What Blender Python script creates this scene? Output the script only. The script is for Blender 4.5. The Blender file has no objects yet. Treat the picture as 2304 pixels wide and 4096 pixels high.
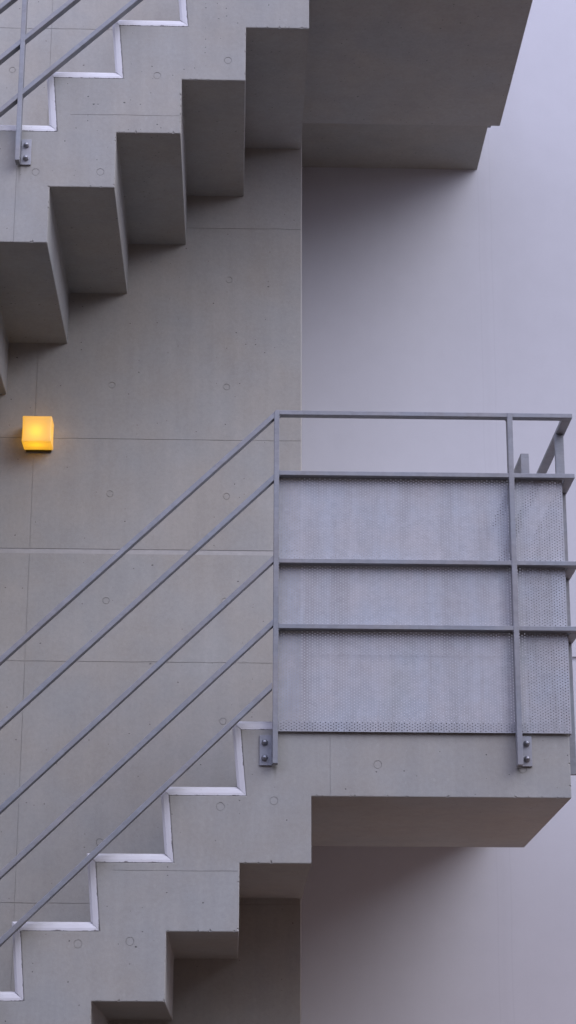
import bpy, bmesh, math, random
import numpy as np
from mathutils import Vector, Matrix, Euler

random.seed(11)
rng = np.random.default_rng(5)
scene = bpy.context.scene
COL = scene.collection
R = math.radians

# ------------------------------------------------------------------ measures
RUN, RISE = 0.232, 0.2187          # one step
H, UX = 3.0553, -0.0065            # storey height, shift of the upper flight
DL, D1, D2 = 0.947, 1.132, 1.9315  # stair width, landing depth, depth of the pale wall
XR = 1.0852                        # right end of the landings
XC = 0.231                         # corner of the concrete wall
TX, TZ, LEAN = 0.0197, 0.2196, 0.0196
NSTEP = 13
GROUND = -2.625
BLOCKER_H, BLOCKER_X = 5.7, 50.0
UP = Vector((UX, 0, H))


# ------------------------------------------------------------------ helpers
def link(name, bm, mat, parent=None, smooth=None):
    me = bpy.data.meshes.new(name)
    bmesh.ops.recalc_face_normals(bm, faces=bm.faces)
    bm.to_mesh(me)
    bm.free()
    o = bpy.data.objects.new(name, me)
    COL.objects.link(o)
    if mat:
        me.materials.append(mat)
    if smooth is not None:
        for p in me.polygons:
            p.use_smooth = True
    if parent:
        o.parent = parent
    return o


def thing(name, loc, label, cat, group=None):
    o = bpy.data.objects.new(name, None)
    o.empty_display_size = 0.1
    COL.objects.link(o)
    o.location = loc
    tag(o, label, cat, group)
    return o


def tag(o, label, cat, group=None):
    o['label'] = label
    o['category'] = cat
    if group:
        o['group'] = group


def box(bm, x0, x1, y0, y1, z0, z1):
    vs = [bm.verts.new((x, y, z)) for x in (x0, x1) for y in (y0, y1) for z in (z0, z1)]
    for f in ((0, 1, 3, 2), (4, 6, 7, 5), (0, 4, 5, 1), (2, 3, 7, 6), (0, 2, 6, 4), (1, 5, 7, 3)):
        bm.faces.new([vs[i] for i in f])
    return vs


def prism(bm, pts, y0, y1):
    """polygon in x,z pushed from y0 to y1"""
    a = [bm.verts.new((x, y0, z)) for x, z in pts]
    b = [bm.verts.new((x, y1, z)) for x, z in pts]
    n = len(pts)
    bm.faces.new(a)
    bm.faces.new(b[::-1])
    for i in range(n):
        j = (i + 1) % n
        bm.faces.new((a[i], b[i], b[j], a[j]))


def bevel(bm, w, seg=1, ang=30, skip_x=None):
    bmesh.ops.recalc_face_normals(bm, faces=bm.faces)
    es = [e for e in bm.edges if len(e.link_faces) == 2 and e.calc_face_angle(0) > R(ang)]
    if skip_x is not None:      # leave the ends that butt against the next slab square
        es = [e for e in es if not all(abs(v.co.x - skip_x) < 1e-5 for v in e.verts)]
    bmesh.ops.bevel(bm, geom=es, offset=w, segments=seg, affect='EDGES', profile=0.5, clamp_overlap=True)


def shift(bm, d):
    bmesh.ops.translate(bm, verts=bm.verts, vec=Vector(d))


def cut(o, cutters):
    """cut each cutter mesh out of o for good"""
    tmp = []
    for bm in cutters:
        me = bpy.data.meshes.new('cutter')
        bmesh.ops.recalc_face_normals(bm, faces=bm.faces)
        bm.to_mesh(me)
        bm.free()
        c = bpy.data.objects.new('cutter', me)
        COL.objects.link(c)
        m = o.modifiers.new('cut', 'BOOLEAN')
        m.operation = 'DIFFERENCE'
        m.solver = 'EXACT'
        m.use_self = True
        m.object = c
        tmp.append(c)
    bpy.context.view_layer.update()
    dg = bpy.context.evaluated_depsgraph_get()
    me = bpy.data.meshes.new_from_object(o.evaluated_get(dg))
    o.modifiers.clear()
    old = o.data
    o.data = me
    for c in tmp:
        bpy.data.objects.remove(c)
    bpy.data.meshes.remove(old)


def copy_tree(o, parent=None):
    c = o.copy()
    COL.objects.link(c)
    c.parent = parent
    if parent:
        c.matrix_parent_inverse = o.matrix_parent_inverse.copy()
    for ch in list(o.children):
        copy_tree(ch, c)
    return c


# ------------------------------------------------------------------ materials
class N:
    def __init__(s, name):
        s.m = bpy.data.materials.new(name)
        s.m.use_nodes = True
        s.t = s.m.node_tree
        s.b = s.t.nodes['Principled BSDF']
        s.out = s.t.nodes['Material Output']
        tc = s.t.nodes.new('ShaderNodeTexCoord')
        s.co = tc.outputs['Object']

    def node(s, typ, **k):
        n = s.t.nodes.new(typ)
        for a, v in k.items():
            setattr(n, a, v)
        return n

    def ln(s, a, b):
        s.t.links.new(a, b)

    def scaled(s, sx, sy, sz):
        m = s.node('ShaderNodeMapping')
        m.inputs['Scale'].default_value = (sx, sy, sz)
        s.ln(s.co, m.inputs['Vector'])
        return m.outputs[0]

    def noise(s, scale, detail=4, rough=.55, co=None, dist=0.0):
        n = s.node('ShaderNodeTexNoise')
        n.inputs['Scale'].default_value = scale
        n.inputs['Detail'].default_value = detail
        n.inputs['Roughness'].default_value = rough
        n.inputs['Distortion'].default_value = dist
        s.ln(co or s.co, n.inputs['Vector'])
        return n.outputs['Fac']

    def remap(s, v, a, b, c, d, smooth=False):
        n = s.node('ShaderNodeMapRange')
        if smooth:
            n.interpolation_type = 'SMOOTHSTEP'
        for i, x in enumerate((a, b, c, d)):
            n.inputs[i + 1].default_value = x
        s.ln(v, n.inputs[0])
        return n.outputs[0]

    def math(s, op, a, b=None, clamp=False):
        n = s.node('ShaderNodeMath', operation=op, use_clamp=clamp)
        for i, x in enumerate((a, b)):
            if x is None:
                continue
            if isinstance(x, (int, float)):
                n.inputs[i].default_value = x
            else:
                s.ln(x, n.inputs[i])
        return n.outputs[0]

    def mix(s, f, a, b, typ='MIX'):
        n = s.node('ShaderNodeMix', data_type='RGBA', blend_type=typ)
        for sock, x in ((n.inputs[0], f), (n.inputs[6], a), (n.inputs[7], b)):
            if hasattr(x, 'is_linked') or hasattr(x, 'links'):
                s.ln(x, sock)
            elif isinstance(x, (int, float)):
                sock.default_value = x
            else:
                sock.default_value = (*x, 1)
        return n.outputs[2]

    def sep(s):
        n = s.node('ShaderNodeSeparateXYZ')
        s.ln(s.co, n.inputs[0])
        return n.outputs

    def bump(s, h, strength, dist, prev=None):
        n = s.node('ShaderNodeBump')
        n.inputs['Strength'].default_value = strength
        n.inputs['Distance'].default_value = dist
        s.ln(h, n.inputs['Height'])
        if prev is not None:
            s.ln(prev, n.inputs['Normal'])
        return n.outputs[0]


def concrete(name, base, stains=(), pore=1.0, mottle=1.0):
    s = N(name)
    big = s.noise(1.7, 5, .6)
    mid = s.noise(9, 5, .6)
    fin = s.noise(70, 4, .65)
    grn = s.noise(420, 2, .6)
    strk = s.noise(6, 4, .6, s.scaled(3.2, 3.2, .16))
    v = s.remap(big, .3, .7, 1 - .10 * mottle, 1 + .07 * mottle)
    v = s.math('MULTIPLY', v, s.remap(mid, .3, .7, 1 - .05 * mottle, 1 + .05 * mottle))
    v = s.math('MULTIPLY', v, s.remap(fin, .3, .7, 1 - .075 * mottle, 1 + .055 * mottle))
    v = s.math('MULTIPLY', v, s.remap(grn, .3, .7, .94, 1.06))
    v = s.math('MULTIPLY', v, s.remap(strk, .35, .7, 1 - .05 * mottle, 1.03))
    warm = s.noise(3.1, 4, .6)
    c = s.mix(s.remap(warm, .35, .65, 0, 1), [x * k for x, k in zip(base, (1.025, 1.0, .97))],
              [x * k for x, k in zip(base, (.975, 1.0, 1.03))])
    g = s.node('ShaderNodeCombineColor')
    for i in range(3):
        s.ln(v, g.inputs[i])
    c = s.mix(1.0, c, g.outputs[0], 'MULTIPLY')

    # air holes: a few dark pits of different size, laid out over u = x + .6 y, v = z + y
    X0, Y0, Z0 = s.sep()
    uv = s.node('ShaderNodeCombineXYZ')
    s.ln(s.math('ADD', X0, s.math('MULTIPLY', Y0, .6)), uv.inputs[0])
    s.ln(s.math('ADD', Z0, Y0), uv.inputs[1])
    wv = s.node('ShaderNodeVectorMath', operation='ADD')
    wn = s.node('ShaderNodeTexNoise')
    wn.inputs['Scale'].default_value = 150
    s.ln(uv.outputs[0], wn.inputs['Vector'])
    ws = s.node('ShaderNodeVectorMath', operation='SCALE')
    ws.inputs['Scale'].default_value = .006
    s.ln(wn.outputs['Color'], ws.inputs[0])
    s.ln(uv.outputs[0], wv.inputs[0])
    s.ln(ws.outputs[0], wv.inputs[1])

    def pores(scale, keep, r0, r1, stretch):
        vo = s.node('ShaderNodeTexVoronoi', voronoi_dimensions='2D')
        vo.inputs['Scale'].default_value = scale
        vo.inputs['Randomness'].default_value = 1
        mp = s.node('ShaderNodeMapping')
        mp.inputs['Scale'].default_value = (stretch[0], stretch[2], 1)
        s.ln(wv.outputs[0], mp.inputs['Vector'])
        s.ln(mp.outputs[0], vo.inputs['Vector'])
        sc = s.node('ShaderNodeSeparateColor')
        s.ln(vo.outputs['Color'], sc.inputs[0])
        on = s.math('LESS_THAN', sc.outputs[0], keep)
        rad = s.remap(sc.outputs[1], 0, 1, r0, r1)
        d = s.math('SUBTRACT', rad, vo.outputs['Distance'])
        m = s.remap(d, -r0 * .3, r0 * .6, 0, 1, True)
        return s.math('MULTIPLY', m, on)
    p1 = pores(26, .075 * pore, .026, .066, (1, 1, 1.25))
    p2 = pores(9, .075 * pore, .016, .036, (1.0, 1.3, 1.7))
    pits = s.math('MAXIMUM', p1, p2)
    c = s.mix(s.math('MULTIPLY', pits, .82), c, (.035, .033, .034))
    # pale laitance flecks
    p3 = pores(17, .10 * pore, .05, .12, (1.3, 1.3, 1.0))
    c = s.mix(s.math('MULTIPLY', p3, .16), c, [min(1, x * 1.35) for x in base])
    if stains:
        X, Y, Z = s.sep()
        for (sx, sz, w, h, amt) in stains:
            dx = s.math('ABSOLUTE', s.math('SUBTRACT', X, sx))
            wob = s.math('MULTIPLY', s.math('SUBTRACT', s.noise(40, 3, .6, s.scaled(1, 1, .12)), .5), w * 1.6)
            mx = s.remap(s.math('ADD', dx, wob), 0, w, 1, 0, True)
            dz = s.math('SUBTRACT', sz, Z)
            mz = s.remap(dz, 0, h, 1, 0)
            on = s.math('GREATER_THAN', dz, 0)
            m = s.math('MULTIPLY', s.math('MULTIPLY', mx, s.math('POWER', mz, 1.8)), on)
            m = s.math('MULTIPLY', m, amt, True)
            c = s.mix(m, c, (.05, .045, .036))
    s.ln(c, s.b.inputs['Base Color'])
    s.b.inputs['Roughness'].default_value = .82
    s.b.inputs['Specular IOR Level'].default_value = .25
    n = s.bump(s.math('SUBTRACT', fin, pits), .12, .004)
    n = s.bump(big, .15, .02, n)
    s.ln(n, s.b.inputs['Normal'])
    return s.m


def steel(name, base, metallic, rough, streak=0.0):
    s = N(name)
    sp = s.node('ShaderNodeTexVoronoi')
    sp.inputs['Scale'].default_value = 55
    s.ln(s.co, sp.inputs['Vector'])
    sc = s.node('ShaderNodeSeparateColor')
    s.ln(sp.outputs['Color'], sc.inputs[0])
    big = s.noise(5, 5, .65)
    fin = s.noise(45, 4, .6)
    brush = s.noise(30, 4, .6, s.scaled(.6, 3, 3))
    v = s.remap(sc.outputs[0], 0, 1, .95, 1.05)
    v = s.math('MULTIPLY', v, s.remap(big, .3, .7, .88 + .08 * streak, 1.10 - .07 * streak))
    v = s.math('MULTIPLY', v, s.remap(fin, .3, .7, .94 + .04 * streak, 1.06 - .04 * streak))
    v = s.math('MULTIPLY', v, s.remap(brush, .3, .7, .95 + .04 * streak, 1.05 - .04 * streak))
    c = s.mix(s.remap(s.noise(7, 3), .35, .65, 0, 1), [x * k for x, k in zip(base, (1.03, 1, .98))], [x * k for x, k in zip(base, (.96, 1, 1.04))])
    if streak:
        a = s.noise(9, 5, .6, s.scaled(1.6, 1.6, .14))
        b = s.noise(42, 4, .6, s.scaled(2.0, 2.0, .06))
        k = s.noise(2.2, 3, .5)
        m1 = s.remap(a, .42, .70, 1.0, 1 - .13 * streak, True)
        m2 = s.remap(b, .40, .66, 1.01, 1 - .03 * streak)
        m3 = s.remap(k, .3, .7, .975, 1.03)
        v = s.math('MULTIPLY', s.math('MULTIPLY', v, m1), s.math('MULTIPLY', m2, m3))
        c = s.mix(s.remap(a, .46, .70, 0, .5), c, [x * k for x, k in zip(base, (1.0, .97, .93))])
        st = s.noise(5.5, 4, .6, s.scaled(3.0, 3.0, .22))
        c = s.mix(s.remap(st, .56, .72, 0, .42, True), c, [x * k for x, k in zip(base, (.80, .74, .70))])
        gr = s.noise(3.3, 3, .6, s.scaled(1.2, 1.2, .6))
        c = s.mix(s.remap(gr, .56, .72, 0, .30, True), c, [x * k for x, k in zip(base, (.78, .84, .80))])
    g = s.node('ShaderNodeCombineColor')
    for i in range(3):
        s.ln(v, g.inputs[i])
    c = s.mix(1.0, c, g.outputs[0], 'MULTIPLY')
    s.ln(c, s.b.inputs['Base Color'])
    s.b.inputs['Metallic'].default_value = metallic
    s.ln(s.remap(big, .3, .7, rough - .06, rough + .08), s.b.inputs['Roughness'])
    n = s.bump(fin, .08, .002)
    s.ln(n, s.b.inputs['Normal'])
    return s.m


def trim_white(name):
    s = N(name)
    att = s.node('ShaderNodeAttribute', attribute_name='edge')
    e = att.outputs['Fac']
    col = (.64, .635, .635)
    v = s.noise(14, 4, .6)
    c = s.mix(s.remap(v, .35, .7, 0, .5), col, (.56, .54, .54))
    # grime that collects along the joint with the concrete
    n1 = s.noise(26, 5, .7)
    lim = s.remap(n1, .43, .72, -.05, .20)
    g = s.remap(s.math('SUBTRACT', lim, e), -.03, .06, 0, 1, True)
    c = s.mix(s.math('MULTIPLY', g, .8), c, (.10, .085, .07))
    # faint rusty bloom
    bl = s.math('MULTIPLY', s.remap(s.noise(8, 4, .6), .5, .72, 0, .35), s.remap(e, 0, .6, 1, 0))
    c = s.mix(bl, c, (.50, .43, .38))
    fl = s.noise(160, 2, .6)
    c = s.mix(s.remap(fl, .70, .74, 0, .5), c, (.2, .19, .18))
    s.ln(c, s.b.inputs['Base Color'])
    s.b.inputs['Roughness'].default_value = .5
    return s.m


def plain(name, col, rough=.6, metallic=0):
    s = N(name)
    v = s.noise(30, 4, .6)
    c = s.mix(s.remap(v, .3, .7, 0, 1), [x * .92 for x in col], [x * 1.08 for x in col])
    s.ln(c, s.b.inputs['Base Color'])
    s.b.inputs['Roughness'].default_value = rough
    s.b.inputs['Metallic'].default_value = metallic
    return s.m


def render_wall(name, base):
    """smooth painted rendering with faint water lines"""
    s = N(name)
    v = s.remap(s.noise(.8, 4, .5), .3, .7, .97, 1.03)
    v = s.math('MULTIPLY', v, s.remap(s.noise(9, 4, .6), .3, .7, .985, 1.015))
    v = s.math('MULTIPLY', v, s.remap(s.noise(300, 2, .6), .3, .7, .985, 1.015))
    v = s.math('MULTIPLY', v, s.remap(s.noise(5, 4, .6, s.scaled(4, 4, .05)), .35, .7, 1.004, .994))
    X, Y, Z = s.sep()
    wob = s.math('MULTIPLY', s.math('SUBTRACT', s.noise(1.6, 3, .5, s.scaled(0, 0, 1)), .5), .03)
    for (a, w) in ((1.080, .004), (1.136, .004), (1.105, .02), (2.4, .004)):
        d = s.math('ABSOLUTE', s.math('SUBTRACT', s.math('ADD', X, wob), a))
        v = s.math('MULTIPLY', v, s.remap(d, 0, w, .955 if w < .01 else .985, 1))
    g = s.node('ShaderNodeCombineColor')
    for i in range(3):
        s.ln(v, g.inputs[i])
    c = s.mix(1.0, base, g.outputs[0], 'MULTIPLY')
    s.ln(c, s.b.inputs['Base Color'])
    s.b.inputs['Roughness'].default_value = .8
    s.b.inputs['Specular IOR Level'].default_value = .2
    n = s.bump(s.noise(220, 3, .6), .05, .002)
    s.ln(n, s.b.inputs['Normal'])
    return s.m


def paving(name, base):
    s = N(name)
    br = s.node('ShaderNodeTexBrick')
    br.inputs['Scale'].default_value = 2.2
    br.inputs['Color1'].default_value = (*base, 1)
    br.inputs['Color2'].default_value = (*[x * .85 for x in base], 1)
    br.inputs['Mortar'].default_value = (*[x * .5 for x in base], 1)
    br.inputs['Mortar Size'].default_value = .012
    s.ln(s.co, br.inputs['Vector'])
    v = s.remap(s.noise(3, 5, .6), .3, .7, .85, 1.12)
    g = s.node('ShaderNodeCombineColor')
    for i in range(3):
        s.ln(v, g.inputs[i])
    s.ln(s.mix(1.0, br.outputs['Color'], g.outputs[0], 'MULTIPLY'), s.b.inputs['Base Color'])
    s.b.inputs['Roughness'].default_value = .85
    return s.m


CON = (.40, .383, .338)
M_front_low = concrete('stair concrete', (.36, .352, .318), stains=((.113, .316, .012, .06, .55), (.914, .318, .012, .05, .5)), pore=1.5, mottle=.75)
M_front_up = concrete('upper stair concrete', (.335, .327, .296),
                      stains=((-.812, 2.482, .012, .10, .75), (-.79, 2.498, .010, .06, .4), (-.813, 2.47, .02, .28, .12)), pore=1.9, mottle=.75)
M_wall = concrete('wall concrete', CON, pore=.7, mottle=.66)
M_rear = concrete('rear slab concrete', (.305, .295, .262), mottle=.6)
M_pale = render_wall('pale rendered wall', (.572, .572, .592))
M_steel = steel('galvanised steel', (.245, .249, .255), .10, .5)
M_plate = steel('bracket steel', (.32, .323, .335), .12, .5)
M_panel = steel('perforated galvanised sheet', (.395, .40, .41), .12, .5, 1.0)
M_bolt = steel('bolt steel', (.30, .305, .32), .7, .35)
M_trim = trim_white('white stair edging')
M_bounce_floor = plain('pale bounce finish', (.62, .60, .60), .6)
M_dark = plain('black lamp base', (.02, .02, .02), .5)
M_ground = plain('dark bounce paving', (.070, .049, .037), .9)  # unseen ground, its reddish brick tone added for warm bounce light
M_bounce_terrace = paving('warm terrace paving', (.62, .44, .33))
M_blocker = plain('added earth bank', (.11, .07, .045), .9)


# ------------------------------------------------------------------ setting
bm = bmesh.new()
box(bm, -60, 60, -60, 30, GROUND - .3, GROUND)
g = link('ground', bm, M_ground)
g['kind'] = 'structure'
bm = bmesh.new()
box(bm, .75, 6.4, -.2, 1.92, GROUND - .02, -1.2)  # unseen raised block, added to bounce warm light onto the landing soffit
tr_ = link('bounce_terrace', bm, M_bounce_terrace)
tr_['kind'] = 'structure'

# unseen earth bank, added around the viewer to block low light
bm = bmesh.new()
nx, ny = 80, 70
grid = []


def sm(t):
    t = min(1, max(0, t))
    return t * t * (3 - 2 * t)


for i in range(nx + 1):
    row = []
    for j in range(ny + 1):
        x = -55 + 95 * i / nx
        y = -20 + 20 * j / ny
        t = max(sm((-7.2 - y) / 1.3) * sm((BLOCKER_X - x) / 8), sm((-9 - x) / 3), 1.2 * sm((x - 6.2) / 2))
        z = GROUND - .2 + t * (BLOCKER_H + .6 * math.sin(x * .7) * math.cos(y * .5) + random.uniform(-.2, .2))
        row.append(bm.verts.new((x, y, z)))
    grid.append(row)
for i in range(nx):
    for j in range(ny):
        bm.faces.new((grid[i][j], grid[i + 1][j], grid[i + 1][j + 1], grid[i][j + 1]))
hb = link('blocker_bank', bm, M_blocker, None, True)
hb['kind'] = 'structure'


# ------------------------------------------------------------------ concrete wall (left)
def tie(bm, x, y, z, rad=.0138, depth=.0018):
    """round plug left by the formwork tie: a fine ring round a barely sunk disc"""
    n = 32
    prof = [(rad, -.01), (rad, depth), (rad - .0012, depth), (rad - .0016, .0006), (rad * .5, .0005)]
    rings = [[bm.verts.new((x + r * math.cos(2 * math.pi * i / n), y + d, z + r * math.sin(2 * math.pi * i / n))) for i in range(n)] for r, d in prof]
    bm.faces.new(rings[0])
    for a, b in zip(rings, rings[1:]):
        for i in range(n):
            j = (i + 1) % n
            bm.faces.new((a[i], b[i], b[j], a[j]))
    bm.faces.new(rings[-1][::-1])


def chips(bm, runs, per_m=44):
    """small broken bits along sharp front edges, (x0, z0, x1, z1)"""
    for x0, z0, x1, z1 in runs:
        L = math.hypot(x1 - x0, z1 - z0)
        for _ in range(int(L * per_m) + 1):
            t = random.random()
            r = random.choice((.0022, .0028, .0036, .0050))
            m = Matrix.Translation((x0 + (x1 - x0) * t, -.0004, z0 + (z1 - z0) * t)) @ Euler((random.random() * 3, random.random() * 3, 0)).to_matrix().to_4x4() @ Matrix.Diagonal((r * random.uniform(1.2, 2.6), r, r * .8, 1))
            bmesh.ops.create_icosphere(bm, subdivisions=1, radius=1, matrix=m)


def vgroove(bm, x, z0, z1, y, w=.0035, d=.004):
    a = [(x - w / 2, y - .01), (x + w / 2, y - .01), (x + w * .4, y + d), (x - w * .4, y + d)]
    lo = [bm.verts.new((p[0], p[1], z0)) for p in a]
    hi = [bm.verts.new((p[0], p[1], z1)) for p in a]
    bm.faces.new(lo)
    bm.faces.new(hi[::-1])
    for i in range(4):
        j = (i + 1) % 4
        bm.faces.new((lo[i], hi[i], hi[j], lo[j]))


def hgroove(bm, z, x0, x1, y, w=.0035, d=.004):
    """a slightly uneven horizontal joint"""
    n = max(2, int((x1 - x0) / .05))
    prof = [(-w / 2, -.01), (w / 2, -.01), (w * .4, d), (-w * .4, d)]
    prev = None
    for k in range(n + 1):
        x = x0 + (x1 - x0) * k / n
        zz = z + random.uniform(-.0009, .0009)
        ww = random.uniform(.75, 1.25)
        ring = [bm.verts.new((x, y + dy, zz + dz * ww)) for dz, dy in prof]
        if prev:
            for i in range(4):
                j = (i + 1) % 4
                bm.faces.new((prev[i], ring[i], ring[j], prev[j]))
        else:
            bm.faces.new(ring)
        prev = ring
    bm.faces.new(prev[::-1])


bm = bmesh.new()
box(bm, -9.0, XC, DL, D2 - .002, GROUND - .2, 8.0)
bevel(bm, .004)
wall = link('concrete_wall', bm, M_wall)
tag(wall, 'grey fair-faced concrete wall with form joints and round tie holes behind the stair flights', 'wall')
c1, c2, c3, c4 = bmesh.new(), bmesh.new(), bmesh.new(), bmesh.new()
for z in (-.922, -.022, .885, 1.781, 2.693, 3.598, 4.5, 5.4):
    hgroove(c1, z, -8.5, XC + .05, DL, .0022, .0022)
for x in (-2.62, -.8185):
    for z0, z1 in ((-2.5, 1.307), (1.333, 7.9)):
        vgroove(c2, x, z0, z1, DL, .0020, .0018)
box(c3, -9.5, XC + .05, DL - .02, DL + .006, 1.311, 1.3305)
for x in (-2.35, -1.9, -1.42, -.97, -.518, -.065):
    for z in (-1.21, -.76, -.313, .205, .662, 1.128, 1.551, 2.007, 2.463, 2.95, 3.40, 3.86):
        if abs(x + .065) < .01 and z in (.205,):
            continue
        if abs(x + .518) < .01 and z in (.662, 2.463):
            continue
        tie(c4, x + random.uniform(-.004, .004), DL, z + random.uniform(-.004, .004), .0132, .0030)
cut(wall, [c1, c2, c3, c4])
bm = bmesh.new()
box(bm, -8.99, XC - .006, DL + .0018, DL + .02, 1.3105, 1.3296)
link('joint_sealant', bm, plain('pale sealant', (.45, .43, .39), .7), wall)

# ------------------------------------------------------------------ pale wall (right, further back)
bm = bmesh.new()
box(bm, XC - .6, 9.0, D2, D2 + .35, GROUND - .2, 8.5)
pale = link('rendered_wall', bm, M_pale)
tag(pale, 'smooth pale lavender rendered wall set back behind the landings', 'wall')
c1 = bmesh.new()
box(c1, .3, 9.5, D2 - .02, D2 + .012, 1.130, 1.157)
cut(pale, [c1])


# ------------------------------------------------------------------ staircases
def uz(k):
    return -k * RISE


def chip(v0, v1, amp, n):
    """points along a straight run with small chips"""
    return [(v0[0] + (v1[0] - v0[0]) * i / n, v0[1] + (v1[1] - v0[1]) * i / n) for i in range(1, n)]


def flight_outline():
    """sawtooth above and below, from the foot of the flight to the landing"""
    low = []
    for k in range(NSTEP, -1, -1):
        low.append((-k * RUN, uz(k)))
        low.append((-(k - 1) * RUN, uz(k)))
    top = []
    top.append((RUN, TZ + RISE))
    for k in range(0, NSTEP):
        top.append((TX - k * RUN - LEAN, TZ - (k - 1) * RISE))
        top.append((TX - k * RUN, TZ - k * RISE))
    return low, top


def make_stair(up, label, mat, foot):
    root = thing('staircase', (0, 0, 0), label, 'staircase', 'stacked concrete stair flights')
    low, top = flight_outline()
    kz = TZ - (NSTEP - 1) * RISE
    if foot == 'ground':
        x0 = -(NSTEP + .5) * RUN
        pts = [(x0, kz), (x0, uz(NSTEP)), (-NSTEP * RUN, uz(NSTEP))] + low[1:]
        pts = [(x0, kz), (x0, GROUND - .05), (-(NSTEP - 1.2) * RUN, GROUND - .05), (-(NSTEP - 1.2) * RUN, uz(NSTEP - 1))]
        pts += [p for p in low if p[0] > -(NSTEP - 1.2) * RUN + .01]
    else:
        x0 = -(NSTEP + 4.5) * RUN
        pts = [(x0, kz), (x0, uz(NSTEP))] + low[1:]
    pts += top
    clean = []
    for q in pts:
        if not clean or (abs(clean[-1][0] - q[0]) + abs(clean[-1][1] - q[1])) > 1e-5:
            clean.append(q)
    bm = bmesh.new()
    prism(bm, clean, 0, DL + .003)
    bevel(bm, .0032, 2, 30, RUN)
    d = UP if up else Vector((0, 0, 0))
    shift(bm, d)
    fl = link('flight', bm, mat, root)
    cj, ch = bmesh.new(), bmesh.new()
    if up:
        hgroove(cj, 2.689, -.638, -.222, 0, .0016, .0016)
        vgroove(ch, -.822, 2.04, 2.47, 0, .0018, .0014)
        ties = [(-.071, 2.918), (-.328, 2.851), (-.754, 2.456), (-.523, 2.46), (-1.02, 2.16), (-1.25, 2.0)]
    else:
        hgroove(cj, -.025, -.405, -.004, 0, .0016, .0016)
        vgroove(ch, -.93, -1.1, -.6, 0, .003)
        ties = [(-.064, .183), (.110, .203), (-.347, -.25), (-.512, -.259), (-.80, -.70), (-1.0, -.72)]
    ct = bmesh.new()
    for x, z in ties:
        tie(ct, x, 0, z, .0138)
    cc = bmesh.new()
    chips(cc, [(-k * RUN + d.x, uz(k) + d.z, -(k - 1) * RUN + d.x, uz(k) + d.z) for k in range(0, 5)]
          + [(-k * RUN + d.x, uz(k) + d.z, -k * RUN + d.x, uz(k + 1) + d.z) for k in range(0, 4)])
    cut(fl, [cj, ch, ct, cc])
    # landing slab, one step thick, and the raised slab that reaches back to the pale wall
    bm = bmesh.new()
    box(bm, RUN, XR, 0, D1, RISE, TZ + RISE)
    bevel(bm, .0030, 2, 30, RUN)
    shift(bm, d)
    ld = link('landing', bm, mat, root)
    ct, cj = bmesh.new(), bmesh.new()
    for x, z in ((.450, .325), (.927, .3135)):
        tie(ct, x + d.x, 0, z + d.z, .0138)
    vgroove(cj, .294 + d.x, RISE - .02 + d.z, TZ + RISE + .02 + d.z, 0, .0016, .0014)
    cc = bmesh.new()
    chips(cc, [(RUN + d.x, RISE + d.z, XR + d.x, RISE + d.z), (XR + d.x, RISE + d.z, XR + d.x, TZ + RISE + d.z)])
    cut(ld, [ct, cj, cc])
    bm = bmesh.new()
    box(bm, .03, XR - .03, .062, D1 - .002, TZ + RISE - .02, TZ + RISE + .012)  # unseen pale layer, added to bounce light up under the slabs above
    shift(bm, d)
    link('bounce_finish', bm, M_bounce_floor, root)
    bm = bmesh.new()
    box(bm, XC + .02, XR - .03, D1 + .01, D2 - .002, TZ + 2 * RISE - .02, TZ + 2 * RISE + .012)
    shift(bm, d)
    link('bounce_finish', bm, M_bounce_floor, root)
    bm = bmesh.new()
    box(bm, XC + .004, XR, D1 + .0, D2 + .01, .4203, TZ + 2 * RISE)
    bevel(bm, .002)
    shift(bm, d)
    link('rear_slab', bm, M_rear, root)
    # white edging: one bevelled strip along each tread and each riser
    ox, oz = -.0295, .0295
    yb, yo = .060, .013
    for k in range(0, NSTEP):
        inner = (TX - k * RUN, TZ - k * RISE)
        nose = (TX - k * RUN - LEAN, TZ - (k - 1) * RISE)
        left = (TX - (k + 1) * RUN - LEAN, TZ - k * RISE)
        gap = .0006
        for nm, a, b in (('riser_edging', inner, nose), ('tread_edging', left, inner)):
            bm = bmesh.new()
            if nm == 'riser_edging':
                P = [(a[0] - gap * 1.2, a[1] + gap * 1.6), (b[0] - gap * 1.2, b[1] + gap * .4)]
                Q = [(a[0] + ox, a[1] + oz + gap), (b[0] + ox, b[1] + oz - gap * .5)]
            else:
                P = [(a[0] + gap, a[1] + .0003), (b[0] - gap * 1.6, b[1] + .0003)]
                Q = [(a[0] + ox + gap, a[1] + oz), (b[0] + ox - gap * .6, b[1] + oz)]
            lay = bm.verts.layers.float.new('edge')
            # rounded face: three rows from the concrete edge out to the rim
            rows = []
            yr = .006 if nm == 'riser_edging' else yo
            for t, yy in ((0, -.0005), (.30, .0002), (.7, yr * .3), (1, yr)):
                row = [bm.verts.new((P[i][0] + (Q[i][0] - P[i][0]) * t, yy, P[i][1] + (Q[i][1] - P[i][1]) * t)) for i in (0, 1)]
                for v in row:
                    v[lay] = t
                rows.append(row)
            back = [bm.verts.new((Q[i][0], yb, Q[i][1])) for i in (0, 1)] + [bm.verts.new((P[i][0], yb, P[i][1])) for i in (1, 0)]
            for v in back:
                v[lay] = .9
            for r0, r1 in zip(rows, rows[1:]):
                bm.faces.new((r0[0], r0[1], r1[1], r1[0]))
            bm.faces.new((rows[-1][0], rows[-1][1], back[1], back[0]))
            bm.faces.new((back[0], back[1], back[2], back[3]))
            bm.faces.new((back[3], back[2], rows[0][1], rows[0][0]))
            for i, bk in ((0, (back[3], back[0])), (1, (back[1], back[2]))):
                seq = [r[i] for r in rows]
                if i == 0:
                    bm.faces.new(seq[::-1] + [bk[0], bk[1]][::1])
                else:
                    bm.faces.new(seq + [bk[0], bk[1]])
            shift(bm, d)
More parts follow.
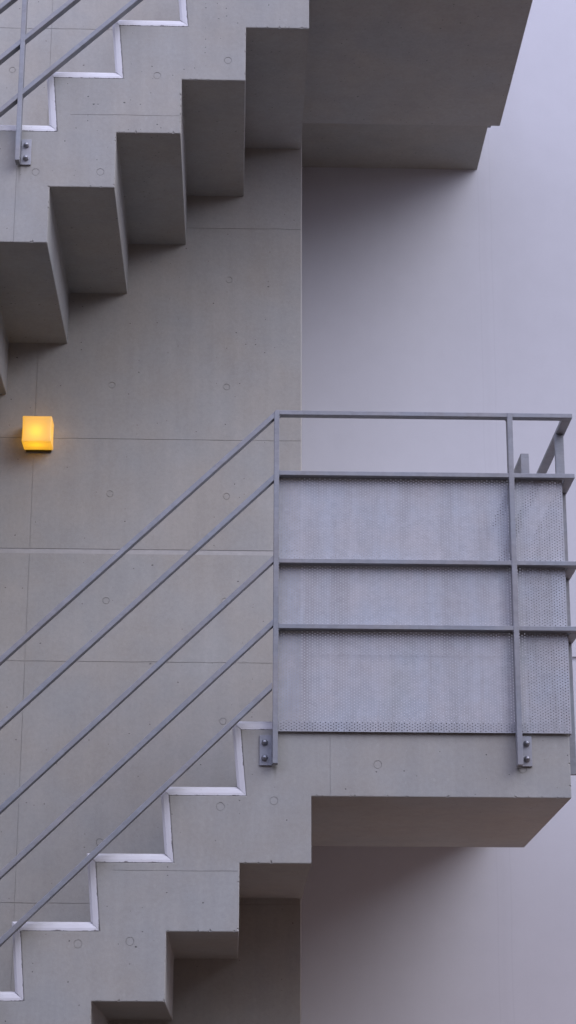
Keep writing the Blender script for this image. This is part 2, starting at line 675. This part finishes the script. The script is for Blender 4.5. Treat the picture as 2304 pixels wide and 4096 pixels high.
            link(nm, bm, M_trim, root)
    # edging along the landing, up to the first railing post
    bm = bmesh.new()
    lay = bm.verts.layers.float.new('edge')
    a = (TX - LEAN, TZ + RISE)
    rows = []
    for t, yy in ((0, -.0005), (.30, .0005), (.7, .0045), (1, yo), (1, .06), (0, .06)):
        row = [bm.verts.new((a[0] + ox * t + .001, yy, a[1] + oz * t + .0003)), bm.verts.new((XR - .01, yy, a[1] + oz * t + .0003))]
        for v in row:
            v[lay] = t if yy < .05 else .9
        rows.append(row)
    n = len(rows)
    for i in range(n):
        r0, r1 = rows[i], rows[(i + 1) % n]
        bm.faces.new((r0[0], r0[1], r1[1], r1[0]))
    bm.faces.new([r[0] for r in rows][::-1])
    bm.faces.new([r[1] for r in rows])
    shift(bm, d)
    link('tread_edging', bm, M_trim, root)
    return root


make_stair(False, 'lower concrete stair flight rising to the landing with the perforated screen', M_front_low, 'ground')
make_stair(True, 'upper concrete stair flight with dark sawtooth underside above the yellow lamp', M_front_up, 'air')

# ------------------------------------------------------------------ railing
YF, YB = -.046, -.014            # front and back of the rails
SL = .967                        # pitch of the inclined rails
HX = dict(r1=1.5345, r2=1.316, r3=1.0055, r4=.779)
INC = ((1.521, .967), (1.296, .967), (1.0085, .968), (.788, .966), (.576, .975))
XO0, XO1 = 1.099, 1.131          # rails that return along the landing's end


def perforated(name, L, Ht, top_row):
    """sheet with real round holes in staggered columns, in x (0..L) and z (0..Ht), 1.6 mm thick"""
    px, pz, rad = .00866, .0100, .0020
    nx, nz = int(L / px), int(Ht / pz)
    px, pz = L / nx, Ht / nz
    dirs = np.array([(math.cos(a), math.sin(a)) for a in [math.pi / 4 * i + math.pi / 4 for i in range(8)]])
    # outer ring of a cell: corners and edge middles, same order as dirs
    outer = np.array([(.5, .5), (0, .5), (-.5, .5), (-.5, 0), (-.5, -.5), (0, -.5), (.5, -.5), (.5, 0)]) * (px, pz)
    inner = dirs * rad
    cen, caps = [], []
    for i in range(nx):
        odd = i % 2
        for j in range(nz - odd):
            cen.append(((i + .5) * px, (j + .5 + .5 * odd) * pz))
        if odd:
            caps.append((i * px, (i + 1) * px, 0, pz / 2))
            caps.append((i * px, (i + 1) * px, Ht - pz / 2, Ht))
    cen = np.array(cen)
    n = len(cen)
    T = .0014
    v = np.zeros((n, 4, 8, 3))
    for q, (ring, y) in enumerate(((outer, -T), (inner, -T), (outer, T), (inner, T))):
        v[:, q, :, 0] = cen[:, None, 0] + ring[None, :, 0]
        v[:, q, :, 2] = cen[:, None, 1] + ring[None, :, 1]
        v[:, q, :, 1] = y
    base = (np.arange(n) * 32)[:, None]
    fs = []
    for i in range(8):
        j = (i + 1) % 8
        fs.append(base + np.array([[i, j, 8 + j, 8 + i]]))
        fs.append(base + np.array([[16 + j, 16 + i, 24 + i, 24 + j]]))
        fs.append(base + np.array([[8 + i, 8 + j, 24 + j, 24 + i]]))
    f = np.concatenate(fs)
    vv = v.reshape(-1, 3)
    ex_v, ex_f = [], []
    o = len(vv)
    for x0, x1, z0, z1 in caps + [(0, L, 0, 0), (0, L, Ht, Ht)]:
        if z0 == z1:
            q = [(x0, -T, z0), (x1, -T, z0), (x1, T, z0), (x0, T, z0)]
            ex_v += q
            ex_f.append([o, o + 1, o + 2, o + 3])
            o += 4
        else:
            for y in (-T, T):
                ex_v += [(x0, y, z0), (x1, y, z0), (x1, y, z1), (x0, y, z1)]
                ex_f.append([o, o + 1, o + 2, o + 3] if y < 0 else [o + 3, o + 2, o + 1, o])
                o += 4
    for x in (0, L):
        ex_v += [(x, -T, 0), (x, T, 0), (x, T, Ht), (x, -T, Ht)]
        ex_f.append([o, o + 1, o + 2, o + 3])
        o += 4
    me = bpy.data.meshes.new(name)
    me.from_pydata(np.concatenate([vv, np.array(ex_v)]).tolist(), [], f.tolist() + ex_f)
    me.update()
    return me


def rail_bar(root, x0, x1, zc, h=.016):
    bm = bmesh.new()
    box(bm, x0, x1, YF, YB, zc - h / 2, zc + h / 2)
    bevel(bm, .0014)
    return link('rail', bm, M_steel, root)


def side_bar(root, y0, y1, zc, h=.016):
    bm = bmesh.new()
    box(bm, XO0, XO1, y0, y1, zc - h / 2, zc + h / 2)
    bevel(bm, .0014)
    return link('rail', bm, M_steel, root)


def bolt(root, x, z):
    """hex nut with a domed cap on a washer"""
    bm = bmesh.new()
    prof = [(.0115, 0), (.0115, .002), (.0092, .002), (.0092, .008)]
    n = 6
    def ring(rad, y, n, off=0):
        return [bm.verts.new((x + rad * math.cos(2 * math.pi * i / n + off), -.008 - y, z + rad * math.sin(2 * math.pi * i / n + off))) for i in range(n)]
    rings = [ring(.0105, 0, 24), ring(.0105, .0018, 24), ring(.0092, .0019, 24)]
    for a in range(7):
        t = a / 7 * math.pi / 2
        rings.append(ring(.0078 * math.cos(t) + .0006, .008 + .0085 * math.sin(t), 24))
    rings.insert(3, ring(.0088, .0075, 24))
    bm.faces.new(rings[0])
    for r0, r1 in zip(rings, rings[1:]):
        for i in range(24):
            j = (i + 1) % 24
            bm.faces.new((r0[i], r0[j], r1[j], r1[i]))
    bm.faces.new(rings[-1][::-1])
    o = link('bolt', bm, M_bolt, root, True)
    return o


def bracket(root, x0, x1, z0, z1):
    bm = bmesh.new()
    box(bm, x0, x1, -.008, -.0003, z0, z1)
    bevel(bm, .0012)
    pl = link('bracket_plate', bm, M_plate, root)
    xm = (x0 + x1) / 2
    xm += -.004 if x0 < .1 and x0 > 0 else .0
    zc = (z0 + z1) / 2
    for dz in (.0255, -.0255):
        bolt(pl, xm, zc + dz)


def post(root, x0, x1, z0, z1, slope_top=0.0):
    bm = bmesh.new()
    pts = [(x0, z0), (x1, z0), (x1, z1), (x0 + slope_top, z1), (x0, z1 - slope_top)] if slope_top else [(x0, z0), (x1, z0), (x1, z1), (x0, z1)]
    prism(bm, pts, YF - .002, -.0085)
    bevel(bm, .0014)
    return link('post', bm, M_steel, root)


def inclined(root, zc, sl, x0, x1, h=.0236):
    bm = bmesh.new()
    z = lambda x: zc + sl * (x - .1)
    hh = h / 2
    prism(bm, [(x0, z(x0) - hh), (x1, z(x1) - hh), (x1, z(x1) + hh), (x0, z(x0) + hh)], YF, YB)
    bevel(bm, .0014)
    return link('rail', bm, M_steel, root)


def make_railing():
    root = thing('railing', (0, 0, 0), 'lower galvanised steel railing with perforated screen on the middle landing', 'railing', 'galvanised steel stair railings')
    post(root, .104, .1215, .318, HX['r1'] + .0085, .006)
    post(root, .9055, .9235, .319, HX['r1'] + .0075)
    bracket(root, .062, .1035, .318, .419)
    bracket(root, .9240, .9590, .321, .422)
    for n, zc in HX.items():
        rail_bar(root, .1205, XO1, zc)
    # weld fillets where the bars meet
    f = .0065
    for n, zc in HX.items():
        for xe, sx in ((.1213, 1), (.9057, -1), (.9233, 1)):
            for sz in ((-1,) if n == 'r1' else (-1, 1)):
                zz = zc + sz * .0078
                bm = bmesh.new()
                prism(bm, [(xe, zz), (xe + sx * f, zz), (xe + sx * f * .38, zz + sz * f * .38), (xe, zz + sz * f)], YF + .003, YB - .001)
                link('weld', bm, M_steel, root)
    for i, (zc, sl) in enumerate(INC):
        inclined(root, zc, sl, -3.0, .1045 if i < 4 else .1015)
    for k, x in enumerate((-.8185, -1.745, -2.67)):
        zt = INC[0][0] + SL * (x - .1)
        zb = .318 + .9620 * (x - .112) + (.003 if k else .0)
        post(root, x, x + .0165, zb, zt + .012)
        bracket(root, x + .0168, x + .053, zb + .002, zb + .103)
    # return along the end of the landing and, one step higher, along the rear slab
    for n, zc in HX.items():
        side_bar(root, YB + .0003, .985, zc)
    for zc in (HX['r1'] + RISE - .008, HX['r2'] + RISE):
        side_bar(root, .985, D2 - .002, zc)
    for y, z0, z1 in ((.118, .318, HX['r1'] - .0082), (.985 - .0006, .40, HX['r1'] + RISE - .0165), (1.75, .55, HX['r1'] + RISE - .0165)):
        bm = bmesh.new()
        if y < .5:
            box(bm, 1.0945, 1.1255, y, y + .017, z0, z1)
        else:
            box(bm, XO0 - .0008, XO1 + .0008, y, y + .017, z0, z1 + .006)
        bevel(bm, .0014)
        link('post', bm, M_steel, root)
    # perforated sheets: front and end of the landing
    for nm, L, loc, rz in (('perforated_panel', 1.0895 - .110, (.110, -.0120, .431), 0), ('perforated_panel', .96, (1.0915, -.008, .431), math.pi / 2)):
        me = perforated(nm, L, HX['r2'] - .431, True)
        o = bpy.data.objects.new(nm, me)
        me.materials.append(M_panel)
        COL.objects.link(o)
        o.location = loc
        o.rotation_euler = (0, 0, rz)
        o.parent = root
    return root


rail_low = make_railing()
rail_up = copy_tree(rail_low)
rail_up.location = UP
rail_up['label'] = 'upper galvanised steel railing bolted beside the white edging of the top flight'

# ------------------------------------------------------------------ wall lamp
LX, LZ = -.7985, 1.7835
lamp = thing('wall_lamp', (LX, DL, LZ), 'small glowing amber cube lamp on the concrete wall', 'lamp')


def pillow(w, d, h, waist):
    """cube with soft edges and slightly hollow faces, open to the wall behind"""
    bm = bmesh.new()
    bmesh.ops.create_cube(bm, size=1)
    bmesh.ops.bevel(bm, geom=list(bm.edges), offset=.05, segments=3, affect='EDGES', profile=.5)
    bmesh.ops.subdivide_edges(bm, edges=[e for e in bm.edges if e.calc_length() > .5], cuts=6, use_grid_fill=True)
    for v in bm.verts:
        x, y, z = v.co
        k = 1 - waist * max(0, 1 - (2 * z) ** 2) * (abs(x) > .4)
        v.co.x = x * k * w
        v.co.z = z * h * (1 - waist * .6 * max(0, 1 - (2 * x) ** 2) * (abs(z) > .4))
        v.co.y = y * d
    return bm


s = N('amber glass')
s.b.inputs['Base Color'].default_value = (.60, .55, .36, 1)
s.b.inputs['Roughness'].default_value = .35
tr = s.node('ShaderNodeBsdfTranslucent')
tr.inputs['Color'].default_value = (1.0, .64, .04, 1)
mx = s.node('ShaderNodeMixShader')
mx.inputs[0].default_value = .42
s.ln(s.b.outputs[0], mx.inputs[1])
s.ln(tr.outputs[0], mx.inputs[2])
s.ln(mx.outputs[0], s.out.inputs['Surface'])
s.b.inputs['Emission Color'].default_value = (1.0, .51, .005, 1)
s.b.inputs['Emission Strength'].default_value = .46
M_amber = s.m
bm = pillow(.115, .102, .107, .03)
sh = link('lamp_shade', bm, M_amber, lamp, True)
sh.location = (0, -.008 - .051, -.003)
bm = bmesh.new()
box(bm, -.050, .050, -.009, -.0005, -.0625, .046)
bevel(bm, .001)
link('base_plate', bm, M_dark, lamp)
s = N('bulb glow')
em = s.node('ShaderNodeEmission')
em.inputs['Color'].default_value = (1.0, .80, .22, 1)
em.inputs['Strength'].default_value = 22
s.ln(em.outputs[0], s.out.inputs['Surface'])
bm = bmesh.new()
bmesh.ops.create_icosphere(bm, subdivisions=2, radius=.014)
bl = link('bulb', bm, s.m, lamp, True)
bl.location = (-.004, -.068, -.012)

# ------------------------------------------------------------------ light
SUN_EL, SUN_AZ = 39, 130          # azimuth measured clockwise from +Y
sd = bpy.data.lights.new('sun', 'SUN')
sd.energy = 1.5
sd.angle = R(50)
sd.color = (.93, .94, 1.0)
so = bpy.data.objects.new('sun', sd)
COL.objects.link(so)
dv = Vector((math.sin(R(SUN_AZ)) * math.cos(R(SUN_EL)), math.cos(R(SUN_AZ)) * math.cos(R(SUN_EL)), math.sin(R(SUN_EL))))
so.rotation_euler = dv.to_track_quat('Z', 'Y').to_euler()
so.location = dv * 20

w = bpy.data.worlds.new('World')
scene.world = w
w.use_nodes = True
nt = w.node_tree
bg = nt.nodes['Background']
sky = nt.nodes.new('ShaderNodeTexSky')
sky.sky_type = 'NISHITA'
sky.sun_disc = False
sky.sun_elevation = R(SUN_EL)
sky.sun_rotation = R(SUN_AZ)
sky.dust_density = 3
sky.air_density = 1.0
# cloud cover: the sky's colour mixed towards an even pale lavender grey
mixn = nt.nodes.new('ShaderNodeMix')
mixn.data_type = 'RGBA'
mixn.inputs[0].default_value = .85
# an overcast sky is three times as bright overhead as at the horizon
geo = nt.nodes.new('ShaderNodeTexCoord')
sx = nt.nodes.new('ShaderNodeSeparateXYZ')
nt.links.new(geo.outputs['Generated'], sx.inputs[0])
mr = nt.nodes.new('ShaderNodeMapRange')
for i, x in enumerate((0, 1, .75, 1.0)):
    mr.inputs[i + 1].default_value = x
nt.links.new(sx.outputs[2], mr.inputs[0])
vm = nt.nodes.new('ShaderNodeVectorMath')
vm.operation = 'SCALE'
vm.inputs[0].default_value = (11.6, 12.0, 17.8)
nt.links.new(mr.outputs[0], vm.inputs['Scale'])
nt.links.new(vm.outputs[0], mixn.inputs[7])
nt.links.new(sky.outputs[0], mixn.inputs[6])
nt.links.new(mixn.outputs[2], bg.inputs['Color'])
bg.inputs['Strength'].default_value = .15

# ------------------------------------------------------------------ camera
cam = bpy.data.cameras.new('camera')
co = bpy.data.objects.new('camera', cam)
COL.objects.link(co)
cr = Vector((0.99963757, -0.02677307, 0.00281736))
cu = Vector((-0.01070391, -0.29925395, 0.95411346))
cf = Vector((0.02470144, 0.95379782, 0.29943207))
mat = Matrix((cr, cu, -cf)).transposed().to_4x4()
mat.translation = Vector((-0.01872047, -6.64129249, -0.89438554))
co.matrix_world = mat
cam.sensor_fit = 'AUTO'
cam.sensor_width = 36
cam.lens = 71.89
cam.clip_start = .05
cam.clip_end = 500
scene.camera = co

scene.view_settings.view_transform = 'Standard'
scene.view_settings.look = 'None'
scene.view_settings.exposure = -0.04
scene.view_settings.gamma = 1
scene.cycles.max_bounces = 8
scene.cycles.diffuse_bounces = 5
scene.cycles.use_denoising = True
